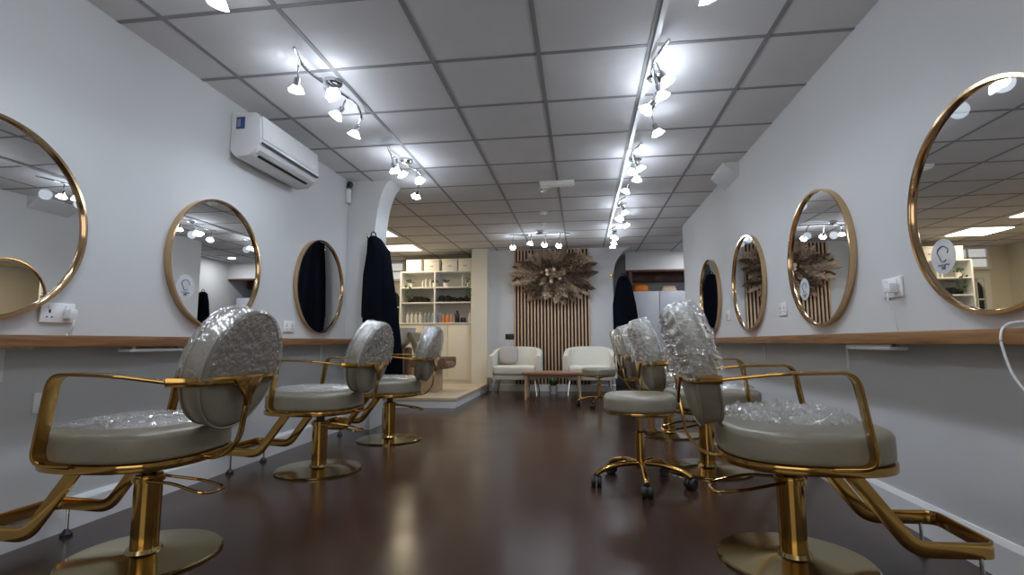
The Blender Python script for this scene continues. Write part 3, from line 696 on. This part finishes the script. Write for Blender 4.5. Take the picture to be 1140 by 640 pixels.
def plant(label, loc, h, n, pot_r, pot_h, seed, droop=.4, potm='pot_white'):
    rnd = random.Random(seed); t = thing('potted_plant', label, 'plant', loc, 0, 'potted plants')
    MB().lathe([(pot_r*.75, 0), (pot_r, pot_h*.9), (pot_r*1.05, pot_h), (pot_r*.9, pot_h), (pot_r*.85, pot_h*.85), (.0, pot_h*.85)], 20).build('pot', potm, t, smooth=30)
    f = MB()
    for k in range(n):
        a = rnd.uniform(0, 2*PI); L = h*rnd.uniform(.6, 1.1); tilt = rnd.uniform(.1, .9)
        d = Vector((math.cos(a)*tilt, math.sin(a)*tilt, 1)).normalized(); b0 = Vector((math.cos(a)*pot_r*.4, math.sin(a)*pot_r*.4, pot_h*.85))
        sd = d.cross(Vector((0, 0, 1))).normalized()*L*.10
        p1 = b0+d*L*.5; p2 = b0+d*L+Vector((math.cos(a), math.sin(a), -1))*L*droop*.4
        f.add([b0-sd*.2, b0+sd*.2, p1+sd, p2, p1-sd], [(0, 1, 2, 4), (4, 2, 3)])
    f.build('foliage', 'leaf', t, smooth=0)
plant('small leafy plant on the floor between the two armchairs', (-.445, 8.15, 0), .20, 26, .07, .13, 4, .4)

# ---------------------------------------------------------------- storage unit in the alcove
UX0, UX1, UY0, UY1 = -3.09, -1.815, 8.48, 8.84
t = thing('storage_unit', 'tall white storage unit with open shelves over cupboards in the alcove', 'storage unit', ((UX0+UX1)/2, UY0, .125))
cx = (UX0+UX1)/2; wz = lambda z: z-.125; hw = (UX1-UX0)/2; DP = UY1-UY0
MB().box(-hw, hw, 0.02, DP, 0, wz(1.12)).build('cupboard_body', 'warm_paint', t, bevel=.003)
for x0 in (-hw, hw-.025): MB().box(x0, x0+.025, .0, DP, wz(1.14), wz(2.01)).build('side_panel', 'gloss_white', t)
MB().box(-hw, hw, DP-.012, DP, wz(1.14), wz(2.30)).build('back_panel', 'card_white', t)
MB().box(-.035, -.010, .0, DP-.012, wz(1.14), wz(2.01)).build('divider', 'gloss_white', t)
MB().box(-hw, hw, -.015, DP, wz(1.12), wz(1.14)).build('counter', 'gloss_white', t, bevel=.003)
for z, x0, x1 in ((2.01, -hw, hw), (1.735, -hw+.025, -.035), (1.735, -.010, hw-.025), (1.475, -hw+.025, -.035), (1.475, -.010, hw-.025)):
    MB().box(x0, x1, .004, DP-.012, wz(z), wz(z)+.02).build('shelf', 'gloss_white', t, bevel=.002)
for k in range(3):
    x0 = -hw + k*2*hw/3; d = MB().box(x0+.004, x0+2*hw/3-.004, .0, .02, .06, wz(1.11)).build('cupboard_door', 'warm_paint', t, bevel=.003)
    MB().box(x0+2*hw/3-.05, x0+2*hw/3-.04, -.012, 0, wz(.95), wz(1.05)).build('handle', 'warm_paint', d, bevel=.002)
# boxes on top
for k, (x, lab) in enumerate(((-2.86, 'white storage box, leftmost on top of the storage unit'), (-2.54, 'white storage box, second from the left on top of the storage unit'), (-2.22, 'white storage box, third from the left on top of the storage unit'), (-1.95, 'white storage box, rightmost on top of the storage unit'))):
    wd = .132 if k < 3 else .115
    b = thing('storage_box', lab, 'box', (x, UY0+.16, 2.031), 0, 'white boxes on the storage unit')
    MB().box(-wd, wd, -.14, .14, 0, .17).build('body', 'card_white', b, bevel=.004)
    MB().box(-wd-.003, wd+.003, -.143, .143, .16, .205).build('lid', 'card_white', b, bevel=.004)
    MB().box(-.03, .03, -.1445, -.14, .075, .095).build('label_holder', 'grey_fabric', b, bevel=.001)
# towels
def towels(x0, x1, z, n, where, seed):
    rnd = random.Random(seed)
    for k in range(n):
        x = x0 + (x1-x0)*(k+.5)/n; r = (x1-x0)/n/2*.97; hgt = rnd.uniform(.085, .12)
        b = thing('rolled_towel', 'black rolled towel, number %s from the left, on the %s middle shelf' % (['one', 'two', 'three', 'four', 'five'][k], where), 'towel', (x, UY0+.05, z), 0, 'black towels on the storage shelves')
        m = MB(); R = []
        for yy, s in ((0, .8), (.012, .97), (.03, 1), (.20, 1), (.218, .97), (.23, .8)):
            R.append([Vector((r*s*math.cos(q), yy, hgt/2*(1+s*math.sin(q))*1.0 + hgt*.5*(1-s)*0)) for q in [2*PI*i/24 for i in range(24)]])
        m.rings(R).build('roll', 'towel_black', b, smooth=50)
        MB().tube([(r*(.75-.05*i/3)*math.cos(i*.6)*(1-i/26), -.001, hgt/2+hgt/2*.75*math.sin(i*.6)*(1-i/26)) for i in range(24)], .003, 5).build('rolled_edge', 'towel_black', b)
towels(-2.98, -2.62, 1.495, 4, 'left', 1); towels(-2.43, -1.87, 1.495, 5, 'right', 2)
# bottles on the bottom shelf and small things above
def bottle(x, z, h, r, m, label, pump=False, cap='off_white_plastic', group='bottles on the storage shelves'):
    b = thing('bottle', label, 'bottle', (x, UY0+.10, z), 0, group)
    MB().lathe([(r*.9, 0), (r, .006), (r, h*.68), (r*.8, h*.77), (r*.38, h*.82), (r*.38, h*.86)], 16).build('body', m, b, smooth=40)
    if pump:
        MB().lathe([(r*.42, h*.85), (r*.42, h*.91), (r*.15, h*.92), (r*.15, h)], 10).box(-.006, r*1.2, -.005, .005, h*.97, h*1.02).build('pump', cap, b)
    else: MB().lathe([(r*.45, h*.85), (r*.45, h)], 12).build('cap', cap, b)
ords = ['leftmost', 'second', 'third', 'fourth', 'last']
for k in range(4): bottle(-2.98+.075*k, 1.141, .19, .028, 'bottle_clear', 'clear white bottle, %s of the pale row on the lower shelf' % ['first', 'second', 'third', 'fourth'][k], k % 2 == 0)
for k in range(5): bottle(-2.665+.067*k, 1.141, .175, .025, 'bottle_blue', 'blue-grey bottle, %s of its row on the lower shelf' % ['first', 'second', 'third', 'fourth', 'fifth'][k], k % 2 == 1)
for k in range(3): bottle(-2.345+.07*k, 1.141, .15, .027, 'bottle_orange', 'orange bottle, %s of the three right of the divider' % ['first', 'second', 'third'][k])
bottle(-2.10, 1.141, .21, .042, 'black_plastic', 'large black bottle on the lower right shelf', False, 'black_plastic')
b = tag(MB().lathe([(.05, 0), (.052, .05), (.046, .075), (.046, .085), (.002, .09)], 20, c=(-1.995, UY0+.10, 1.141)).build('round_tub', 'black_plastic', smooth=30), 'low black tub beside the large black bottle', 'tub')
bottle(-1.88, 1.141, .2, .026, 'bottle_clear', 'pale pump bottle at the right end of the lower shelf', True)
for k, x in enumerate((-2.66, -2.58, -2.72)): bottle(x, 1.756, .17-.02*k, .018, 'bottle_clear', 'slim clear bottle on the upper left shelf, %s' % ['middle one', 'right one', 'left one'][k])
for k, x in enumerate((-2.01, -1.98+.0)): 
    if k == 0: bottle(x, 1.756, .20, .016, 'bottle_clear', 'slim tall bottle on the upper right shelf')
def shelfplant(x, z, h, label, seed, trail=0):
    rnd = random.Random(seed); b = thing('shelf_plant', label, 'plant', (x, UY0+.08, z), 0, 'plants on the storage shelves')
    MB().lathe([(.035, 0), (.045, .07), (.047, .075), (.04, .075), (.0, .07)], 18).build('pot', 'pot_white', b, smooth=30)
    f = MB()
    for k in range(60 if trail else 26):
        a = rnd.uniform(0, 2*PI); rr = rnd.uniform(.02, .07)
        if trail and k > 20: p = Vector((math.cos(a)*rr*.9, -.07-rnd.uniform(0, .03), .06-rnd.uniform(0, trail)))
        else: p = Vector((math.cos(a)*rr, math.sin(a)*rr*.7, .08+rnd.uniform(0, h)))
        d = Vector((rnd.uniform(-1, 1), rnd.uniform(-1, .2), rnd.uniform(-1, .6))).normalized()*.035; sd = d.cross(Vector((.3, 1, .2))).normalized()*.014
        f.add([p-d*.5, p+sd, p+d*.8, p-sd], [(0, 1, 2, 3)])
    f.tube([(0, 0, .06), (0, -.05, .09), (0, -.08, .03), (.01, -.085, -.02)] if trail else [(0, 0, .05), (0, 0, .10)], .003, 5)
    f.build('foliage', 'leaf', b, smooth=0)
shelfplant(-2.94, 1.756, .06, 'trailing green plant at the left end of the upper shelf', 3, .28)
shelfplant(-1.885, 1.756, .08, 'trailing green plant at the right end of the upper shelf', 5, .26)
shelfplant(-2.30, 1.756, .05, 'small plant in a white pot right of the shelf divider', 6)
shelfplant(-2.49, 1.756, .04, 'small plant in a white pot left of the shelf divider', 9)

# ---------------------------------------------------------------- backwash (hair washing) unit on the platform
t = thing('backwash_unit', 'hair washing chair with white basin on the raised platform', 'hair washing chair', (-2.30, 7.15, .125))
z = lambda q: q-.125
MB().box(-.62, -.16, -.16, .18, 0, z(.74)).build('pedestal', 'brown_leather', t, bevel=.02)
MB().lathe([(.08, z(.74)), (.16, z(.80)), (.22, z(.93)), (.235, z(1.0)), (.245, z(1.015)), (.225, z(1.015)), (.19, z(.93)), (.10, z(.85)), (.02, z(.84))], 36, c=(-.30, 0, 0), cap0=True, cap1=True).build('basin', 'ceramic', t, smooth=40)
MB().tube([(-.46, .02, z(.98)), (-.46, .02, z(1.08)), (-.42, .01, z(1.10)), (-.36, 0, z(1.06))], .010, 8).build('tap', 'chrome', t, smooth=50)
MB().xf(Matrix()).rings([superring(.10*s, .23, zz, cx_, e=4) for zz, cx_, s in ((z(.52), .10, .7), (z(.62), .06, .75), (z(.78), .0, .7), (z(.92), -.07, .55), (z(.95), -.08, .3))]).build('backrest', 'leather', t, smooth=50)
MB().box(.0, .47, -.24, .24, z(.44), z(.535)).build('seat', 'brown_leather', t, bevel=.03, seg=3)
for y in (-.275, .275):
    MB().box(-.04, .47, y-.03, y+.03, z(.46), z(.60)).build('armrest', 'brown_leather', t, bevel=.02)
MB().box(-.05, .30, -.18, .18, 0, z(.45)).build('base', 'leg_wood', t, bevel=.01)

# ---------------------------------------------------------------- right recess: cupboards, dark shelf, orange box
t = thing('tall_cupboard', 'pair of tall pale cupboards standing in the right recess', 'cupboard', (1.60, 9.32, 0))
MB().box(-.68, .74, .02, .50, .0, 1.70).build('carcass', 'cabinet_blue_white', t, bevel=.003)
for x0, x1 in ((-.68, -.215), (-.205, .26), (.27, .74)):
    d = MB().box(x0+.003, x1-.003, 0, .02, .08, 1.70).build('cupboard_door', 'cabinet_blue_white', t, bevel=.003)
    MB().box(x1-.045, x1-.03, -.02, 0, .9, 1.08).build('handle', 'chrome', d, bevel=.003)
t = thing('dark_wall_cabinet', 'dark brown wood wall cabinet above the pale cupboards', 'cabinet', (1.60, 9.5, 1.9))
MB().box(-.72, .78, .2, .44, .02, .22).build('body', 'dark_wood', t, bevel=.004)
for x0, x1 in ((-.72, -.22), (-.22, .28), (.28, .78)): MB().box(x0+.004, x1-.004, .18, .2, .02, .22).build('cabinet_door', 'dark_wood', t, bevel=.003)
struct('trim_5', MB().box(.85, .91, 9.12, 9.22, 0, 2.06).box(.91, 2.4, 9.12, 9.22, 2.03, 2.06), 'dark_wood')
t = thing('orange_bag', 'orange bag lying on top of the pale cupboards', 'bag', (1.09, 9.55, 1.70))
MB().rings([superring(.15*s, .13*s, zz, e=3) for s, zz in ((.9, .001), (1, .03), (.98, .09), (.8, .135), (.4, .15))]).build('body', 'orange', t, smooth=50)
MB().tube([(-.06, 0, .14), (-.05, 0, .18), (.05, 0, .18), (.06, 0, .14)], .008, 8).build('handle', 'orange', t)
t = thing('folded_cloth', 'tan folded cloth on top of the pale cupboards, right of the orange bag', 'cloth', (1.58, 9.50, 1.70))
MB().rings([superring(.14*s, .11*s, zz, e=4) for s, zz in ((.97, .001), (1, .02), (.97, .045), (.9, .06))]).build('fold', 'pampas_pale', t, smooth=40)
MB().rings([superring(.13*s, .10*s, zz, e=4) for s, zz in ((.97, .06), (1, .075), (.9, .095))]).build('top_fold', 'pampas', t, smooth=40)
